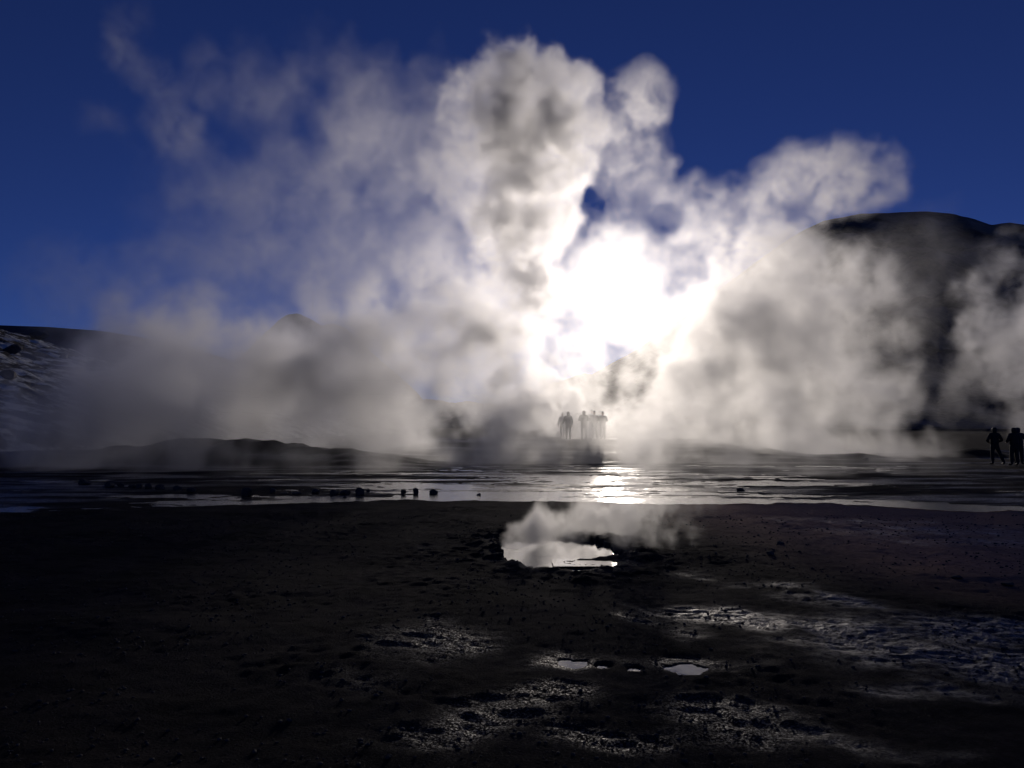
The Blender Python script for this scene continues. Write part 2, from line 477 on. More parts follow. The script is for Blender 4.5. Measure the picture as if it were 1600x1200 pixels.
def gz(x, y):
    return float(ground_z(np.array([[x]]), np.array([[y]]))[0, 0])

ROCKS = [  # px centre, py base, width px, height px, label
    (132, 757, 18, 9, 'low dark rock in shadow, leftmost of the row on the wet flat'),
    (171, 761, 15, 8, 'flat topped dark rock second from the left end of the row'),
    (188, 761, 10, 6, 'small dark rock third from the left end of the row'),
    (206, 763, 12, 6, 'low flat dark rock fourth from the left end of the row'),
    (218, 763, 14, 8, 'squat dark rock touching the low flat one, left part of the row'),
    (233, 764, 14, 9, 'blocky dark rock in the middle of the tight left cluster'),
    (251, 765, 14, 9, 'blocky dark rock at the right end of the tight left cluster'),
    (277, 766, 12, 9, 'upright dark rock standing just right of the tight left cluster'),
    (299, 769, 12, 8, 'low rounded rock nearer to the camera, left of the largest dome rock'),
    (386, 775, 18, 15, 'largest dark dome shaped rock of the row on the wet flat'),
    (426, 771, 10, 9, 'small upright rock right of the largest dome rock'),
    (444, 771, 12, 3, 'flat sliver of dark rock right of the small upright rock'),
    (464, 772, 17, 4, 'long flat low rock in the middle of the row'),
    (493, 771, 11, 7, 'small pale topped rounded rock in the middle of the row'),
    (522, 773, 12, 9, 'blocky rock left of the wide rounded rock'),
    (540, 773, 15, 8, 'wide rounded rock between two blocky rocks'),
    (562, 774, 13, 12, 'tall faceted dark rock with a small sliver leaning beside it'),
    (575, 769, 5, 7, 'thin leaning sliver of rock beside the tall faceted rock'),
    (630, 772, 9, 8, 'small oval rock, left of the last three in the bright water'),
    (649, 772, 9, 10, 'pointed little rock in the middle of the last three'),
    (678, 772, 12, 9, 'angular rock at the right end of the row'),
    (538, 778, 5, 3, 'tiny pebble on the near edge of the wet flat below the row'),
    (748, 774, 6, 5, 'tiny dark stone on the wet flat behind the hot pool'),
    (1158, 767, 12, 5, 'lone low dark stone on the wet flat right of the sun glare'),
    (1204, 866, 14, 5, 'small flat dark stone on the reddish gravel right of the pool'),
    (1218, 850, 11, 4, 'smaller flat stone behind another on the reddish gravel'),
    (1496, 902, 16, 5, 'flat dark stone on the reddish gravel near the right edge'),
    (1574, 915, 16, 6, 'flat dark stone rightmost on the reddish gravel'),
    (1540, 706, 9, 6, 'dark lump of rock on the low mound left of the standing people'),
    (1508, 706, 8, 5, 'small lump of rock on the left end of the low mound'),
    (1335, 713, 12, 6, 'dark rock at the foot of the right hand steam bank'),
    (1352, 714, 9, 5, 'smaller dark rock at the foot of the right hand steam bank'),
]
for k, (px, py, wp, hp, lab) in enumerate(ROCKS):
    v = at(px, py, 1.0) - Vector((0, 0, EYE))
    t = (EYE + 0.12) / -v.z
    if py > 800: t = EYE / -v.z
    for _ in range(12):
        z = gz(v.x * t, t)
        t = (EYE - max(z, -0.125 if 17 < t < 46 else -9)) / -v.z
    w, h = wp * t / F_PX, hp * t / F_PX
    o = link('rock', rock_mesh(w * 1.22, w * random.uniform(0.8, 1.2), h * (0.95 if py < 800 else 1.1), 300 + k), mat=M_ROCK)
    o.location = (v.x * t, t, max(gz(v.x * t, t), -0.14 if 17 < t < 46 else -9) - h * 0.06)
    o.rotation_euler.z = random.uniform(-0.4, 0.4)
    tag(o, lab, 'rock', 'rocks lying on the flat')

BOULDERS = [(18, 552, 34, 16, 'dark craggy boulder on the frosted hillside at the left edge'),
            (62, 527, 30, 11, 'dark boulder on the crest of the frosted hillside'),
            (12, 592, 30, 15, 'dark boulder low on the frosted hillside at the left edge'),
            (100, 560, 18, 8, 'small dark boulder half veiled by steam on the frosted hillside')]
hill = bpy.data.objects['hillside']
dg = bpy.context.evaluated_depsgraph_get()
for k, (px, py, wp, hp, lab) in enumerate(BOULDERS):
    dvec = direction(px, py)
    ok, hit, *_ = hill.ray_cast(Vector((0, 0, EYE)), dvec)
    if not ok:
        hit = at(px, py, 92)
    w, h = wp * hit.y / F_PX, hp * hit.y / F_PX
    o = link('boulder', rock_mesh(w, w * 0.8, h, 400 + k), mat=M_ROCK)
    o.location = hit - Vector((0, 0, h * 0.15))
    tag(o, lab, 'boulder', 'boulders on the frosted hillside')

# loose grit on the dry foreground
def scatter_gravel():
    rnd = np.random.default_rng(5)
    base = []
    for s in range(6):
        bm = bmesh.new(); bmesh.ops.create_icosphere(bm, subdivisions=1, radius=1.0)
        c = np.array([v.co[:] for v in bm.verts]) * rnd.uniform(0.7, 1.2, (len(bm.verts), 1)) * np.array([1, 0.8, 0.6])
        f = np.array([[v.index for v in fc.verts] for fc in bm.faces]); bm.free()
        base.append((c, f))
    N = 9000
    y = 3.4 + 11.5 * rnd.random(N) ** 1.3
    x = rnd.uniform(-0.72, 0.72, N) * (y + 1.0)
    dens = fbm2(x * 0.5, y * 0.5, 3, 201)
    keep = (dens + 0.25 * rnd.random(N) > 0.02) & (pool_shape(x, y) > 0.12)
    x, y = x[keep], y[keep]
    z = ground_z(x[None], y[None])[0]
    r = 0.004 + 0.012 * rnd.random(len(x)) ** 3 + 0.001 * y * rnd.random(len(x))
    V, Fc, off = [], [], 0
    for i in range(len(x)):
        c, f = base[i % 6]
        a = rnd.uniform(0, 6.28); ca, sa = math.cos(a), math.sin(a)
        cc = c * r[i]
        V.append(np.stack([cc[:, 0] * ca - cc[:, 1] * sa + x[i], cc[:, 0] * sa + cc[:, 1] * ca + y[i], cc[:, 2] + z[i] + r[i] * 0.2], -1))
        Fc.append(f + off); off += len(c)
    V = np.concatenate(V).astype(np.float32); Fc = np.concatenate(Fc).astype(np.int32)
    me = bpy.data.meshes.new('gravel')
    me.vertices.add(len(V)); me.vertices.foreach_set('co', V.ravel())
    me.loops.add(Fc.size); me.loops.foreach_set('vertex_index', Fc.ravel())
    me.polygons.add(len(Fc)); me.polygons.foreach_set('loop_start', np.arange(0, Fc.size, 3, dtype=np.int32))
    me.update(calc_edges=True)
    o = link('gravel', me, mat=rock_material('wet_grit', (0.02, 0.018, 0.018, 1), (0.08, 0.065, 0.06, 1), 30.0))
    tag(o, kind='stuff')
scatter_gravel()

# ------------------------------------------------------------------ people
def cloth_material(name, col, rough=0.85):
    m, nt, b = new_mat(name)
    tc = node(nt, 'ShaderNodeTexCoord')
    n = node(nt, 'ShaderNodeTexNoise', Scale=9.0, Detail=5.0, Roughness=0.6)
    nt.links.new(tc.outputs['Object'], n.inputs['Vector'])
    cr = node(nt, 'ShaderNodeValToRGB')
    cr.color_ramp.elements[0].color = tuple(c * 0.7 for c in col) + (1,)
    cr.color_ramp.elements[1].color = tuple(c * 1.25 for c in col) + (1,)
    nt.links.new(n.outputs['Fac'], cr.inputs['Fac']); nt.links.new(cr.outputs['Color'], b.inputs['Base Color'])
    b.inputs['Roughness'].default_value = rough
    bp = node(nt, 'ShaderNodeBump', Strength=0.5, Distance=0.02)
    nt.links.new(n.outputs['Fac'], bp.inputs['Height']); nt.links.new(bp.outputs['Normal'], b.inputs['Normal'])
    return m

M_SKIN = cloth_material('skin', (0.34, 0.2, 0.15), 0.55)
M_BLACK = cloth_material('black_cloth', (0.012, 0.012, 0.014))
M_NAVY = cloth_material('navy_cloth', (0.018, 0.022, 0.04))
M_BROWN = cloth_material('brown_cloth', (0.05, 0.035, 0.028))
M_GREY = cloth_material('grey_cloth', (0.07, 0.07, 0.075))
M_JEANS = cloth_material('dark_trouser_cloth', (0.016, 0.017, 0.022))
M_BOOT = cloth_material('boot_leather', (0.012, 0.01, 0.009), 0.6)
M_CAMERA = cloth_material('camera_plastic', (0.01, 0.01, 0.01), 0.45)

def skinned(name, verts, edges, radii, mat, parent=None, levels=1, root=0):
    me = bpy.data.meshes.new(name)
    me.from_pydata([tuple(v) for v in verts], edges, [])
    tmp = bpy.data.objects.new('skinning', me)
    COL.objects.link(tmp)
    tmp.modifiers.new('skin', 'SKIN').use_smooth_shade = True
    sv = me.skin_vertices[0].data
    for i, r in enumerate(radii):
        sv[i].radius = r if isinstance(r, tuple) else (r, r)
    sv[root].use_root = True
    ss = tmp.modifiers.new('smooth', 'SUBSURF'); ss.levels = levels; ss.render_levels = levels
    d = bpy.context.evaluated_depsgraph_get()
    out = bpy.data.meshes.new_from_object(tmp.evaluated_get(d))
    out.name = name
    bpy.data.objects.remove(tmp); bpy.data.meshes.remove(me)
    for p in out.polygons: p.use_smooth = True
    return link(name, out, parent, mat)

class Chain:
    def __init__(s): s.v, s.e, s.r = [], [], []
    def add(s, co, r, to=None):
        s.v.append(Vector(co)); s.r.append(r)
        i = len(s.v) - 1
        if to is not None: s.e.append((to, i))
        return i

def person(label, px, d, height, face, elbows, wrists, feet, jacket, trousers, hood=True, bulky=1.0, long_coat=0.80, pack=False, group=None, knee_bend=0.03, head_turn=0.0, hat=None):
    """A standing person in winter clothes. Local axes: +Y is where they face, +X their right hand side."""
    p = at(px, 690, d)
    z0 = gz(p.x, d)
    rt = bpy.data.objects.new('person', None)
    COL.objects.link(rt)
    rt.location = (p.x, d, z0); rt.rotation_euler.z = face
    rt.scale = (height / 1.75,) * 3
    tag(rt, label, 'person', group)
    E_ = [Vector(e) for e in elbows]; W_ = [Vector(w) for w in wrists]; F_ = [Vector((f[0], f[1], 0.0)) for f in feet]
    # body: one continuous figure
    c = Chain()
    pel = c.add((0, 0, 0.94), (0.145, 0.11))
    bel = c.add((0, 0, 1.10), (0.13, 0.10), pel)
    che = c.add((0, 0, 1.30), (0.16, 0.11), bel)
    nb = c.add((0, 0.0, 1.45), (0.075, 0.07), che)
    nk = c.add((0, 0.012, 1.52), 0.052, nb)
    h1 = c.add((0, 0.025, 1.60), (0.066, 0.082), nk)
    h2 = c.add((0, 0.022, 1.68), (0.074, 0.092), h1)
    c.add((0, 0.015, 1.735), (0.052, 0.066), h2)
    c.add((0.01 * head_turn, 0.13, 1.615), 0.014, h1)          # nose
    for sx in (1, -1):
        c.add((sx * 0.084, 0.015, 1.635), 0.014, h1)           # ears
    for k, sx in enumerate((1, -1)):
        sh = c.add((sx * 0.18, 0, 1.41), 0.062, che)
        el = c.add(E_[k], 0.042, sh)
        wr = c.add(W_[k], 0.029, el)
        fd = (W_[k] - E_[k]).normalized()
        side = fd.cross(Vector((0, 0, 1)));
        if side.length < 0.2: side = Vector((0, 1, 0))
        side.normalize()
        pa = c.add(W_[k] + fd * 0.06, (0.036, 0.018), wr)
        down = side.cross(fd).normalized()
        for j, (off, ln) in enumerate(((-0.030, 0.070), (-0.010, 0.080), (0.010, 0.075), (0.029, 0.058))):
            b0 = c.add(W_[k] + fd * 0.105 + side * off, 0.0095, pa)
            b1 = c.add(W_[k] + fd * (0.105 + ln * 0.5) + side * off * 1.1 - down * 0.010, 0.009, b0)
            c.add(W_[k] + fd * (0.105 + ln * 0.9) + side * off * 1.1 - down * 0.032, 0.0075, b1)
        t0 = c.add(W_[k] + fd * 0.045 - side * 0.045 * sx, 0.011, pa)
        c.add(W_[k] + fd * 0.085 - side * 0.062 * sx - down * 0.012, 0.0095, t0)
    KN, AN = [], []
    for k, sx in enumerate((1, -1)):
        hp = Vector((sx * 0.095, 0, 0.89)); an = F_[k] + Vector((0, -0.03, 0.09))
        kn = (hp + an) / 2 + Vector((0, knee_bend, 0.02))
        KN.append(kn); AN.append(an)
        a = c.add(hp, 0.085, pel); b = c.add(kn, 0.055, a); b2 = c.add((kn + an) / 2 + Vector((0, -0.015, 0.05)), 0.052, b); q = c.add(an, 0.038, b2)
        c.add(F_[k] + Vector((sx * 0.01, 0.04, 0.05)), (0.024, 0.02), q)
    skinned('person_body', c.v, c.e, c.r, M_SKIN, rt)
    # trousers
    c = Chain()
    pel = c.add((0, 0, 1.0), (0.175 * bulky, 0.14 * bulky))
    hpv = c.add((0, 0, 0.90), (0.18 * bulky, 0.145 * bulky), pel)
    for k, sx in enumerate((1, -1)):
        a = c.add((sx * 0.105, 0, 0.80), 0.105 * bulky, hpv)
        b = c.add(KN[k], 0.083 * bulky, a)
        b2 = c.add((KN[k] + AN[k]) / 2, 0.080 * bulky, b)
        c.add(AN[k] + Vector((0, 0, 0.02)), 0.074 * bulky, b2)
    skinned('trousers', c.v, c.e, c.r, trousers, rt)
    for k, sx in enumerate((1, -1)):
        c = Chain()
        a = c.add(AN[k] + Vector((0, -0.01, 0.08)), 0.06)
        b = c.add(F_[k] + Vector((0, -0.03, 0.055)), (0.055, 0.055), a)
        b = c.add(F_[k] + Vector((sx * 0.012, 0.07, 0.045)), (0.052, 0.045), b)
        c.add(F_[k] + Vector((sx * 0.025, 0.16, 0.038)), (0.046, 0.036), b)
        skinned('boot', c.v, c.e, c.r, M_BOOT, rt)
    # padded jacket with sleeves
    c = Chain()
    hem = c.add((0, 0, long_coat), (0.215 * bulky, 0.16 * bulky))
    w = c.add((0, 0, 1.05), (0.205 * bulky, 0.155 * bulky), hem)
    ch = c.add((0, 0, 1.27), (0.215 * bulky, 0.16 * bulky), w)
    up = c.add((0, 0, 1.40), (0.17 * bulky, 0.125 * bulky), ch)
    c.add((0, 0.01, 1.50), (0.095, 0.09), up)
    for k, sx in enumerate((1, -1)):
        s0 = c.add((sx * 0.185, 0, 1.39), 0.092 * bulky, up)
        m = (Vector((sx * 0.185, 0, 1.39)) + E_[k]) / 2
        m1 = c.add(m, 0.084 * bulky, s0)
        e1 = c.add(E_[k], 0.076 * bulky, m1)
        w0 = c.add((E_[k] + W_[k]) / 2, 0.066 * bulky, e1)
        c.add(W_[k] + (W_[k] - E_[k]).normalized() * 0.01, 0.05 * bulky, w0)
    skinned('jacket', c.v, c.e, c.r, jacket, rt)
    if hood:
        c = Chain()
        a = c.add((0, -0.02, 1.46), (0.12, 0.11))
        a1 = c.add((0, -0.02, 1.57), (0.115, 0.115), a)
        b = c.add((0, -0.012, 1.66), (0.122 * hood, 0.125), a1)
        c.add((0, -0.005, 1.745), (0.075 * hood, 0.085), b)
        skinned('hood', c.v, c.e, c.r, jacket, rt)
    else:
        c = Chain()
        a = c.add((0, 0.005, 1.665), (0.092, 0.105)); b = c.add((0, 0.0, 1.72), (0.086, 0.098), a); c.add((0, -0.005, 1.765), (0.045, 0.05), b)
        skinned('knitted_hat', c.v, c.e, c.r, hat or M_BLACK, rt)
    if pack:
        c = Chain()
        a = c.add((0, -0.20, 1.02), (0.15, 0.10)); b = c.add((0, -0.215, 1.2), (0.165, 0.11), a); b = c.add((0, -0.195, 1.36), (0.14, 0.09), b); c.add((0, -0.18, 1.43), (0.09, 0.06), b)
        skinned('backpack', c.v, c.e, c.r, M_BLACK, rt)
    return rt

LOW = ((0.25, -0.04, 1.12), (-0.25, -0.04, 1.12))
POCKET = (((0.36, -0.02, 1.12), (-0.36, -0.02, 1.12)), ((0.20, 0.17, 1.06), (-0.20, 0.17, 1.06)))
PHONE = (((0.30, 0.06, 1.14), (-0.30, 0.06, 1.14)), ((0.10, 0.30, 1.26), (-0.10, 0.30, 1.26)))
HANG = (((0.27, -0.02, 1.12), (-0.27, -0.02, 1.12)), ((0.29, 0.06, 0.87), (-0.29, 0.06, 0.87)))
STAND = ((0.11, 0.0), (-0.11, 0.02))
G1 = 'people walking in the steam below the sun'
G2 = 'people standing near the right edge'
person('person in dark hooded jacket with legs apart and elbows out, left of the overlapping pair', 1554, 36.8, 1.74, 0.0, POCKET[0], POCKET[1], ((0.33, -0.10), (-0.10, 0.05)), M_BLACK, M_BLACK, hood=0.86, bulky=1.02, group=G2)
person('bulky person in hooded coat, left one of the overlapping pair at the right edge', 1584.5, 36.4, 1.74, 0.1, ((0.30, 0.02, 1.13), (-0.34, -0.03, 1.14)), ((0.17, 0.25, 1.1), (-0.22, 0.17, 1.08)), ((0.13, 0.0), (-0.14, 0.03)), M_BLACK, M_BLACK, hood=1.15, bulky=1.15, group=G2)
cam_holder = person('person with arms held out in front, rightmost of all, half behind the bulky coat', 1591, 37.2, 1.74, -0.9, ((0.30, 0.12, 1.14), (-0.27, 0.16, 1.16)), ((0.10, 0.42, 1.22), (-0.08, 0.42, 1.24)), ((0.14, 0.03), (-0.12, -0.02)), M_NAVY, M_BLACK, hood=1.05, bulky=1.1, pack=True, group=G2)
def hand_camera(owner):
    bm = bmesh.new()
    bmesh.ops.create_cube(bm, size=1.0, matrix=Matrix.Diagonal((0.15, 0.06, 0.10, 1)))
    bmesh.ops.bevel(bm, geom=bm.edges[:], offset=0.012, segments=2, affect='EDGES')
    me = bpy.data.meshes.new('camera_housing'); bm.to_mesh(me); bm.free()
    rt = bpy.data.objects.new('handheld_camera', None); COL.objects.link(rt)
    rt.location = owner.matrix_basis @ Vector((0.01, 0.56, 1.27)); rt.rotation_euler.z = owner.rotation_euler.z
    tag(rt, 'small black camera held out by the rightmost person', 'camera')
    link('camera_housing', me, rt, M_CAMERA)
    bm = bmesh.new()
    bmesh.ops.create_cone(bm, cap_ends=True, segments=16, radius1=0.036, radius2=0.04, depth=0.10, matrix=Matrix.Translation((0, 0.08, 0)) @ Matrix.Rotation(R(-90), 4, 'X'))
    me = bpy.data.meshes.new('lens'); bm.to_mesh(me); bm.free()
    link('lens', me, rt, M_CAMERA)
hand_camera(cam_holder)
person('person in dark hooded parka with one arm hanging out, leftmost clear figure in the steam', 888, 47.6, 1.70, 0.15, ((0.24, -0.02, 1.12), (-0.30, 0.0, 1.14)), ((0.25, 0.08, 0.90), (-0.42, 0.06, 0.88)), STAND, M_BLACK, M_JEANS, hood=0.9, group=G1)
person('person in round dark hood with both elbows bent, second clear figure in the steam group', 912.5, 47.4, 1.76, 0.0, *PHONE, STAND, M_BLACK, M_JEANS, hood=1.0, group=G1)
person('person with grey back and bent right arm striding, next right of the round hooded person', 929, 47.9, 1.74, 0.1, *PHONE, ((0.15, 0.05), (-0.13, -0.05)), M_GREY, M_BLACK, hood=False, bulky=1.0, pack=True, group=G1)
person('slim person with elbow bent at the right end of the steam group', 942, 48.6, 1.70, 0.0, *PHONE, STAND, M_GREY, M_JEANS, hood=False, group=G1)
person('pale figure almost lost in steam, behind and left of the parka wearer', 879, 55.0, 1.74, 0.0, *HANG, STAND, M_GREY, M_JEANS, hood=False, group=G1)
person('pale taller figure almost lost in steam, behind the person with the grey back', 925, 52.0, 1.86, 0.0, *HANG, STAND, M_GREY, M_JEANS, hood=False, group=G1)
person('pale figure almost lost in steam, behind the slim person at the right end', 938.5, 52.4, 1.80, 0.0, *HANG, STAND, M_GREY, M_JEANS, hood=False, group=G1)


# ------------------------------------------------------------------ steam
def steam_material(name, density, aniso, fine):
    m = bpy.data.materials.new(name)
    m.use_nodes = True
    nt = m.node_tree
    nt.nodes.clear()
    out = nt.nodes.new('ShaderNodeOutputMaterial')
    pv = nt.nodes.new('ShaderNodeVolumePrincipled')
    pv.inputs['Color'].default_value = (0.99, 0.99, 0.99, 1)
    pv.inputs['Anisotropy'].default_value = aniso
    pv.inputs['Density Attribute'].default_value = ''
    # the grid's density, torn by finer turbulence than the grid holds
    att = node(nt, 'ShaderNodeAttribute', attribute_name='density')
    geo = node(nt, 'ShaderNodeNewGeometry')
    nz = node(nt, 'ShaderNodeTexNoise', Scale=fine, Detail=2.5, Roughness=0.66, Distortion=0.5)
    nt.links.new(geo.outputs['Position'], nz.inputs['Vector'])
    mr = node(nt, 'ShaderNodeMapRange')
    mr.inputs['From Min'].default_value = 0.36; mr.inputs['From Max'].default_value = 0.64
    mr.inputs['To Min'].default_value = 0.28 * density; mr.inputs['To Max'].default_value = 1.75 * density
    nt.links.new(nz.outputs['Fac'], mr.inputs['Value'])
    mu = node(nt, 'ShaderNodeMath', operation='MULTIPLY')
    nt.links.new(att.outputs['Fac'], mu.inputs[0]); nt.links.new(mr.outputs['Result'], mu.inputs[1])
    nt.links.new(mu.outputs[0], pv.inputs['Density'])
    nt.links.new(pv.outputs['Volume'], out.inputs['Volume'])
    return m

def _axis(lo, n, vox, cell, tile):
    """Cubic B-spline weights that carry a tiling lattice of random values to n positions starting at lo."""
    p = (lo + np.arange(n) * vox) / cell
    i = np.floor(p).astype(int); f = p - i
    A = np.zeros((n, tile), np.float32)
    r = np.arange(n)
    for k, w in enumerate(((1 - f) ** 3 / 6, (3 * f ** 3 - 6 * f ** 2 + 4) / 6, (-3 * f ** 3 + 3 * f ** 2 + 3 * f + 1) / 6, f ** 3 / 6)):
        np.add.at(A, (r, (i + k) % tile), w)
    return A

class Field:
    """Random fields anchored in the world, so that they stay put when a cloud's box changes."""
    def __init__(s, lo, shape, vox, seed):
        s.lo, s.shape, s.vox, s.seed, s.k = lo, shape, vox, seed, 0
    def one(s, cell):
        s.k += 1
        rng = np.random.default_rng(s.seed * 1000 + s.k)
        v = rng.standard_normal((44, 44, 44)).astype(np.float32)
        for ax in range(3):
            A = _axis(float(s.lo[ax]), s.shape[ax], s.vox, cell, 44)
            v = np.moveaxis(np.tensordot(A, v, axes=(1, ax)), 0, ax)
        return v * 1.9
    def fbm(s, cell, octaves, gain=0.74, billow=False):
        o, a, t = 0, 1.0, 0.0
        for k in range(octaves):
            n = s.one(cell / 2 ** k)
            if billow: n = np.abs(n) * 1.6 - 1.1
            o = o + a * n; t += a; a *= gain
        return o / t

def steam(name, label, puffs, vox, mat, seed, warp=(3.5, 0.9), rough=1.0, cell=2.2, billow=0.5, inner=0.5, octaves=5):
    """One steam cloud: puffs (px, py, metres, radius px, density, softness[, depth factor]) filled with turbulent density."""
    C = []
    for q in puffs:
        px, py, d, rp, dens, soft = q[:6]
        dep = q[6] if len(q) > 6 else 1.0
        rgh = q[7] if len(q) > 7 else 1.0
        p = at(px, py, d)
        C.append((p.x, p.y, p.z, rp * d / F_PX, dens, soft, dep, rgh))
    C = np.array(C)
    ext = C[:, 3] * 1.48 + warp[1] * 0.9
    lo = np.array([(C[:, 0] - ext).min(), (C[:, 1] - ext * np.maximum(C[:, 6], 1)).min(), max((C[:, 2] - ext).min(), -0.2)])
    hi = np.array([(C[:, 0] + ext).max(), (C[:, 1] + ext * np.maximum(C[:, 6], 1)).max(), (C[:, 2] + ext).max()])
    n = np.maximum(np.ceil((hi - lo) / vox).astype(int), 4)
    hi = lo + (n - 1) * vox
    shape = tuple(int(k) for k in n)
    ax = [(lo[k] + np.arange(shape[k]) * vox).astype(np.float32) for k in range(3)]
    F = Field(lo, shape, vox, seed)
    W = [warp[1] * F.fbm(warp[0], 3) for _ in range(3)]
    fb = F.fbm(cell, octaves)
    if billow > 0:
        fb = (1 - billow) * fb + billow * -F.fbm(cell, octaves, billow=True)
    D = np.zeros(shape, np.float32)
    for x, y, z, r, dens, soft, dep, rgh in C:
        m = r * 1.45 + warp[1] * 1.2
        sl = []
        for k, (c, mm) in enumerate(((x, m), (y, m * max(dep, 1)), (z, m))):
            a = int(np.clip((c - mm - lo[k]) / vox, 0, shape[k] - 1)); b = int(np.clip((c + mm - lo[k]) / vox + 2, 1, shape[k]))
            sl.append(slice(a, b))
        sl = tuple(sl)
        dx = ax[0][sl[0]][:, None, None] - x + W[0][sl]
        dy = (ax[1][sl[1]][None, :, None] - y + W[1][sl]) / dep
        dz = ax[2][sl[2]][None, None, :] - z + W[2][sl]
        q = np.sqrt(dx * dx + dy * dy + dz * dz) / r
        t = np.clip((1 - q) / soft + rough * rgh * fb[sl], 0, 1)
        t = t * t * (3 - 2 * t) * np.clip((1.45 - q) / 0.45, 0, 1)
        D[sl] = np.maximum(D[sl], dens * t)
    if inner > 0:
        D *= np.clip(np.exp(inner * F.fbm(cell * 1.3, 4)), 0.1, 3.0)
    # fade out before the sides of the box and right at the ground
    for k in range(3):
        f = np.ones(shape[k], np.float32)
        j = min(5, shape[k] // 4)
        ramp = np.linspace(0, 1, j)
        if not (k == 2): f[:j] = ramp
        f[-j:] = ramp[::-1]
        D *= f.reshape([-1 if i == k else 1 for i in range(3)])
    D[D < 0.004] = 0
    N = D.size
    me = bpy.data.meshes.new(name)
    me.vertices.add(N)
    P = np.empty(shape + (3,), np.float32)
    P[..., 0] = ax[0][:, None, None]; P[..., 1] = ax[1][None, :, None]; P[..., 2] = ax[2][None, None, :]
    me.vertices.foreach_set('co', P.ravel())
    at_ = me.attributes.new('steam', 'FLOAT', 'POINT')
    at_.data.foreach_set('value', D.ravel())
    me.materials.append(mat)
    o = link(name, me)
    ng = bpy.data.node_groups.new(name, 'GeometryNodeTree')
    ng.interface.new_socket('Geometry', in_out='INPUT', socket_type='NodeSocketGeometry')
    ng.interface.new_socket('Geometry', in_out='OUTPUT', socket_type='NodeSocketGeometry')
    L = ng.links.new
    gi, go = ng.nodes.new('NodeGroupInput'), ng.nodes.new('NodeGroupOutput')
    vc = ng.nodes.new('GeometryNodeVolumeCube')
    vc.inputs['Min'].default_value = [float(v) for v in lo]; vc.inputs['Max'].default_value = [float(v) for v in hi]
    for k, s in enumerate('XYZ'): vc.inputs['Resolution ' + s].default_value = shape[k]
    pos = ng.nodes.new('GeometryNodeInputPosition')
    sub = ng.nodes.new('ShaderNodeVectorMath'); sub.operation = 'SUBTRACT'; sub.inputs[1].default_value = [float(v) for v in lo]
    sca = ng.nodes.new('ShaderNodeVectorMath'); sca.operation = 'SCALE'; sca.inputs['Scale'].default_value = 1.0 / vox
    add = ng.nodes.new('ShaderNodeVectorMath'); add.operation = 'ADD'; add.inputs[1].default_value = (0.5, 0.5, 0.5)
    flo = ng.nodes.new('ShaderNodeVectorMath'); flo.operation = 'FLOOR'
    dot = ng.nodes.new('ShaderNodeVectorMath'); dot.operation = 'DOT_PRODUCT'; dot.inputs[1].default_value = (shape[1] * shape[2], shape[2], 1)
    L(pos.outputs[0], sub.inputs[0]); L(sub.outputs[0], sca.inputs[0]); L(sca.outputs[0], add.inputs[0]); L(add.outputs[0], flo.inputs[0]); L(flo.outputs[0], dot.inputs[0])
    na = ng.nodes.new('GeometryNodeInputNamedAttribute'); na.data_type = 'FLOAT'; na.inputs['Name'].default_value = 'steam'
    si = ng.nodes.new('GeometryNodeSampleIndex'); si.data_type = 'FLOAT'; si.domain = 'POINT'; si.clamp = True
    L(gi.outputs[0], si.inputs['Geometry']); L(na.outputs[0], si.inputs['Value']); L(dot.outputs['Value'], si.inputs['Index'])
    L(si.outputs[0], vc.inputs['Density'])
    sm = ng.nodes.new('GeometryNodeSetMaterial'); sm.inputs['Material'].default_value = mat
    L(vc.outputs[0], sm.inputs['Geometry']); L(sm.outputs[0], go.inputs[0])
    md = o.modifiers.new('steam', 'NODES'); md.node_group = ng
    tag(o, label, 'steam', 'steam rising from the geysers', 'stuff')
    print('STEAM', name, shape, N, 'filled', float((D > 0).mean()))
    return o

M_STEAM = steam_material('steam', 1.0, 0.84, 0.55)
M_POOL_STEAM = steam_material('pool_steam', 1.0, 0.84, 4.5)

# tall column left of the sun, and the loose puffs beside it
steam('steam_column', 'tall billowing steam column rising left of the sun with a bright right edge', [
    (790, 150, 46, 82, .55, .5), (850, 130, 46, 60, .5, .45), (870, 200, 45, 68, .45, .45), (795, 112, 46, 42, .7, .4), (735, 165, 46, 50, .5, .6), (905, 130, 46, 30, .5, .6),
    (880, 275, 45, 58, .55, .4), (810, 265, 45, 85, .5, .5), (865, 340, 45, 54, .5, .5), (800, 350, 45, 82, .45, .6), (800, 430, 45, 78, .45, .6),
    (780, 520, 45, 82, .34, .7), (770, 600, 45, 88, .30, .8), (770, 670, 44, 72, .24, .9), (840, 460, 47, 48, .6, .6), (840, 550, 46, 55, .35, .8), (720, 260, 46, 70, .16, .9),
    (1000, 160, 49, 42, .18, 1.0, 1, 1.9), (960, 190, 49, 40, .16, 1.0, 1, 1.5), (1015, 128, 49, 24, .18, 1.0, 1, 1.9), (975, 250, 49, 55, .08, 1.0, 1, 1.5), (1010, 290, 49, 45, .06, 1.0, 1, 1.5), (950, 340, 48, 45, .10, 1.0, 1, 1.3),
], 0.125, M_STEAM, 1, warp=(3.2, 0.9), rough=1.9, cell=2.2, billow=0.55, inner=0.9)

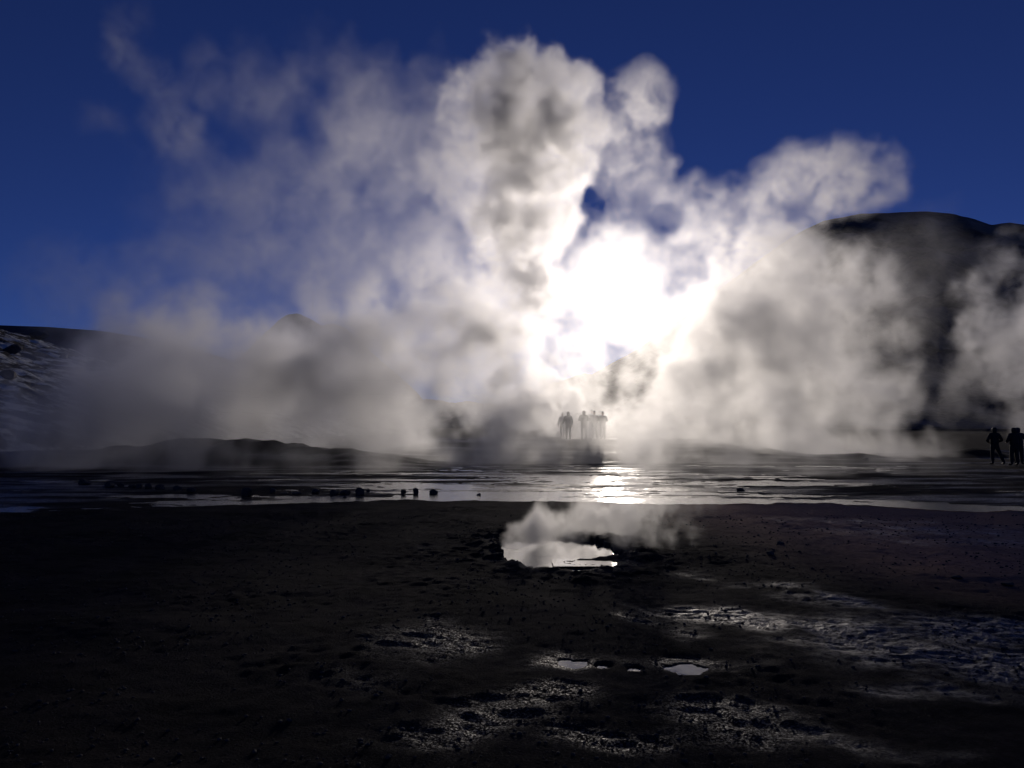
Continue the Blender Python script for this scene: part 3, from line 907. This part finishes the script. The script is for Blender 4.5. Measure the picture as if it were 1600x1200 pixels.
# left bank: wide, dim, drifting away from the sun
steam('steam_bank', 'wide grey steam bank drifting over the left of the flat', [
    (430, 170, 46, 95, .045, 1.0), (560, 205, 46, 120, .07, .9, 1.5), (660, 250, 46, 125, .07, .9, 1.5), (500, 310, 46, 150, .055, 1.0, 1.5), (640, 390, 46, 145, .08, .9, 1.5),
    (430, 400, 44, 125, .07, 1.0, 1.4), (310, 400, 44, 95, .05, 1.0), (560, 470, 46, 125, .10, 1.0, 1.5), (235, 550, 41, 70, .7, 1.5, 2.0, .7), (345, 530, 41, 75, .7, 1.5, 2.0, .7), (170, 590, 40, 62, .5, 1.5, 1.8, .7), (300, 575, 42, 80, .30, 1.2, 1.5, .8), (440, 525, 45, 70, .34, .9, 1.3), (500, 530, 46, 70, .30, .9, 1.2), (590, 510, 46, 90, .28, .9, 1.3), (330, 400, 46, 120, .045, 1.1, 1.3, .6), (250, 330, 46, 90, .02, 1.1, 1.3, .6), (200, 560, 42, 60, .2, 1.3, 1.5, .8),
    (150, 625, 39, 75, .55, .9, 1.6), (95, 610, 39, 45, .30, 1.0, 1.3), (35, 665, 37, 50, .36, .9), (270, 575, 55, 95, .5, 1.4, 1.3, .7), (390, 570, 55, 90, .45, 1.4, 1.3, .7), (240, 625, 42, 110, .28, .9, 1.3), (360, 605, 43, 110, .34, .8, 1.3),  # the two farthest puffs are added, hidden behind, to shade those in front
    (470, 590, 44, 112, .42, .7, 1.4), (580, 575, 45, 118, .44, .8, 1.4), (510, 545, 45, 75, .35, .8), (650, 560, 45, 90, .32, .9),
    (690, 560, 46, 120, .30, .9), (740, 640, 46, 100, .26, .9), (640, 650, 44, 100, .40, .8), (520, 660, 44, 95, .35, .9), (400, 670, 42, 90, .32, .9), (300, 690, 33, 85, .50, 1.0), (190, 690, 32.5, 85, .50, 1.0), (80, 695, 33, 75, .42, 1.0), (400, 705, 33, 70, .40, 1.0),
    (700, 480, 46, 115, .25, .9), (800, 690, 42, 60, .32, .9), (560, 710, 37, 60, .20, 1.0), (690, 715, 38, 60, .24, 1.0), (470, 725, 34, 55, .14, 1.0),  (620, 740, 31, 45, .10, 1.0), (760, 735, 33, 45, .10, 1.0),
    (180, 50, 47, 45, .14, 1.0), (225, 120, 47, 50, .14, 1.0), (270, 190, 47, 50, .12, 1.0), (300, 250, 46, 60, .10, 1.0), (160, 190, 47, 45, .05, 1.0), (120, 460, 44, 80, .05, 1.0), (330, 300, 46, 90, .07, 1.0), (330, 110, 47, 50, .08, 1.0),
], 0.21, M_STEAM, 2, warp=(5.0, 1.5), rough=1.35, cell=3.6, billow=0.35, inner=0.7)

# right bank
steam('steam_bank', 'bright dense steam bank right of the sun in front of the mountain', [
    (1110, 490, 48, 90, .26, .9), (1185, 440, 48, 105, .34, .9), (1265, 470, 47, 112, .38, .8), (1100, 600, 47, 115, .36, .8), (1200, 580, 46, 130, .40, .8),
    (1310, 560, 46, 105, .36, .8), (1360, 610, 45, 70, .42, .5), (1150, 680, 44, 95, .34, .8), (1260, 670, 44, 95, .34, .8), (1345, 680, 44, 68, .38, .6),
    (1400, 690, 43, 32, .4, .7), (1440, 690, 43, 28, .32, .8), (1490, 695, 43, 24, .22, .9), (1380, 450, 48, 65, .08, 1.0), (1320, 420, 48, 60, .10, 1.0), (1410, 530, 47, 45, .09, 1.0),
    (1040, 660, 46, 65, .28, .9), (1010, 700, 42, 55, .2, .9), (1225, 265, 51, 42, .22, 1.0, 1, 1.9), (1285, 275, 51, 55, .24, 1.0, 1, 1.9), (1350, 285, 51, 45, .16, 1.0, 1, 1.9), (1190, 310, 50, 50, .14, 1.0, 1, 1.7), (1250, 310, 50, 45, .09, 1.0, 1, 1.7), (1130, 320, 50, 58, .10, 1.0, 1, 1.7), (1060, 325, 49, 42, .07, 1.0, 1, 1.7),
    (1190, 360, 50, 60, .12, 1.0, 1, 1.4), (1250, 395, 50, 45, .08, 1.0, 1, 1.4), (1075, 415, 48, 60, .13, 1.0), (965, 455, 49, 110, .22, .7, 1, .5), (925, 525, 49, 65, .18, .9, 1, .6), (1040, 495, 49, 75, .24, .9, 1, .7), (905, 430, 49, 55, .18, .9, 1, .6), (890, 530, 50, 60, .10, 1.2, 1, .3),
    (935, 560, 52, 45, .10, 1.0, 1, .5), (1000, 540, 52, 55, .10, 1.0, 1, .5), (975, 600, 53, 70, .05, 1.0, 1, .4),
    (1190, 735, 36, 45, .16, 1.0), (1480, 745, 34, 45, .10, 1.0), (1100, 725, 38, 50, .20, 1.0), (1290, 725, 38, 45, .14, 1.0), (1250, 715, 40, 50, .22, 1.0), (1380, 712, 40, 40, .18, 1.0), (1530, 770, 30, 35, .07, 1.0),
    (1420, 410, 49, 110, .035, 1.2, 1, .4), (1460, 590, 49, 60, .03, 1.0, 1, .6),
], 0.20, M_STEAM, 3, warp=(4.0, 1.1), rough=1.5, cell=2.8, billow=0.5, inner=0.5)

steam('steam_plume', 'pale steam plume at the right edge in front of the dark mountain', [
    (1570, 440, 50, 58, .28, 1.0), (1590, 510, 50, 66, .32, 1.0), (1600, 580, 49, 52, .26, 1.0), (1615, 640, 48, 48, .24, 1.0), (1630, 420, 50, 65, .30, 1.0), (1540, 590, 49, 40, .10, 1.0), (1700, 480, 52, 90, .3, 1.0), (1720, 600, 51, 80, .25, 1.0),
    (1530, 640, 48, 40, .06, 1.0),
], 0.19, M_STEAM, 4, warp=(4.0, 1.2), rough=2.3, cell=2.4, inner=0.9)

steam('steam_plume', 'small far billowing steam plume with a bright rim above the walking group', [
    (845, 588, 56, 27, 1.0, .45), (868, 610, 56, 23, 1.0, .45), (890, 628, 56, 21, 1.0, .45), (908, 643, 56, 15, .9, .45), (830, 630, 56, 45, .8, .6), (870, 655, 56, 35, .5, .8),
    (925, 655, 57, 40, .22, .9), (965, 655, 57, 40, .26, .9), (870, 555, 55, 60, .16, .9), (905, 600, 58, 55, .13, .9),
], 0.12, M_STEAM, 5, warp=(1.8, 0.25), rough=1.6, cell=1.1, inner=0.8)

steam('ground_steam', 'low veil of steam lying round the feet of the walking group', [
    (910, 655, 44.4, 70, .17, 1.0), (912, 655, 50.3, 50, .40, 1.0, .6), (850, 700, 38, 60, .45, 1.0), (790, 700, 38, 60, .45, 1.0), (700, 720, 35, 50, .16, 1.0), (600, 725, 34, 50, .13, 1.0), (1130, 725, 36, 55, .18, 1.0), (880, 730, 33, 40, .10, 1.0), (920, 705, 37.5, 55, .45, 1.0), (985, 700, 37.5, 60, .45, 1.0), (1050, 700, 38, 65, .45, 1.0),
], 0.14, M_STEAM, 8, warp=(2.0, 0.4), rough=0.9, cell=1.6, inner=0.5)

steam('ground_steam', 'thin low steam drifting across the wet flat behind the hot pool', [
    (250, 728, 31, 50, 0.1, 1.2, 1.3), (380, 735, 29, 50, 0.1, 1.2, 1.3), (480, 730, 30, 55, 0.12, 1.2, 1.3), (590, 728, 30, 55, 0.14, 1.2, 1.3), (700, 730, 30, 55, 0.15, 1.2, 1.3), (800, 735, 29, 50, 0.13, 1.2, 1.3), (880, 728, 31, 45, 0.08, 1.2, 1.3), (1060, 735, 29, 55, 0.16, 1.2, 1.3), (1160, 738, 28, 55, 0.16, 1.2, 1.3), (1260, 735, 29, 55, 0.14, 1.2, 1.3), (1370, 730, 30, 50, 0.12, 1.2, 1.3), (1460, 735, 29, 45, 0.08, 1.2, 1.3),
], 0.15, M_STEAM, 9, warp=(2.5, 0.5), rough=1.5, cell=1.8, inner=0.8)

steam('pool_steam', 'thin steam drifting up from the hot pool in the dark foreground', [
    (800, 850, 11.2, 18, 4.0, .9), (815, 835, 11.3, 22, 4.0, .9), (842, 815, 11.5, 28, 3.6, .9), (865, 812, 11.7, 36, 3.2, 1.0), (910, 810, 11.9, 38, 3.0, 1.0), (955, 800, 11.7, 44, 3.8, 1.0), (985, 775, 11.8, 40, 2.6, 1.0), (992, 738, 12, 40, 2.2, 1.0, 1, .7),
    (1008, 698, 12.2, 46, 1.1, 1.0), (1022, 650, 12.4, 52, .5, 1.1), (1025, 795, 11.8, 36, 1.2, 1.2), (1060, 815, 11.6, 42, .5, 1.4), (840, 848, 10.8, 36, .6, 1.0), (845, 895, 9.3, 28, 1.6, 1.0), (1000, 830, 11.0, 36, 1.6, 1.0), (770, 910, 9.2, 22, .5, 1.0), (1080, 780, 11.9, 45, .2, 1.4),
], 0.032, M_POOL_STEAM, 16, warp=(0.5, 0.12), rough=1.8, cell=0.40, octaves=4, inner=1.0)
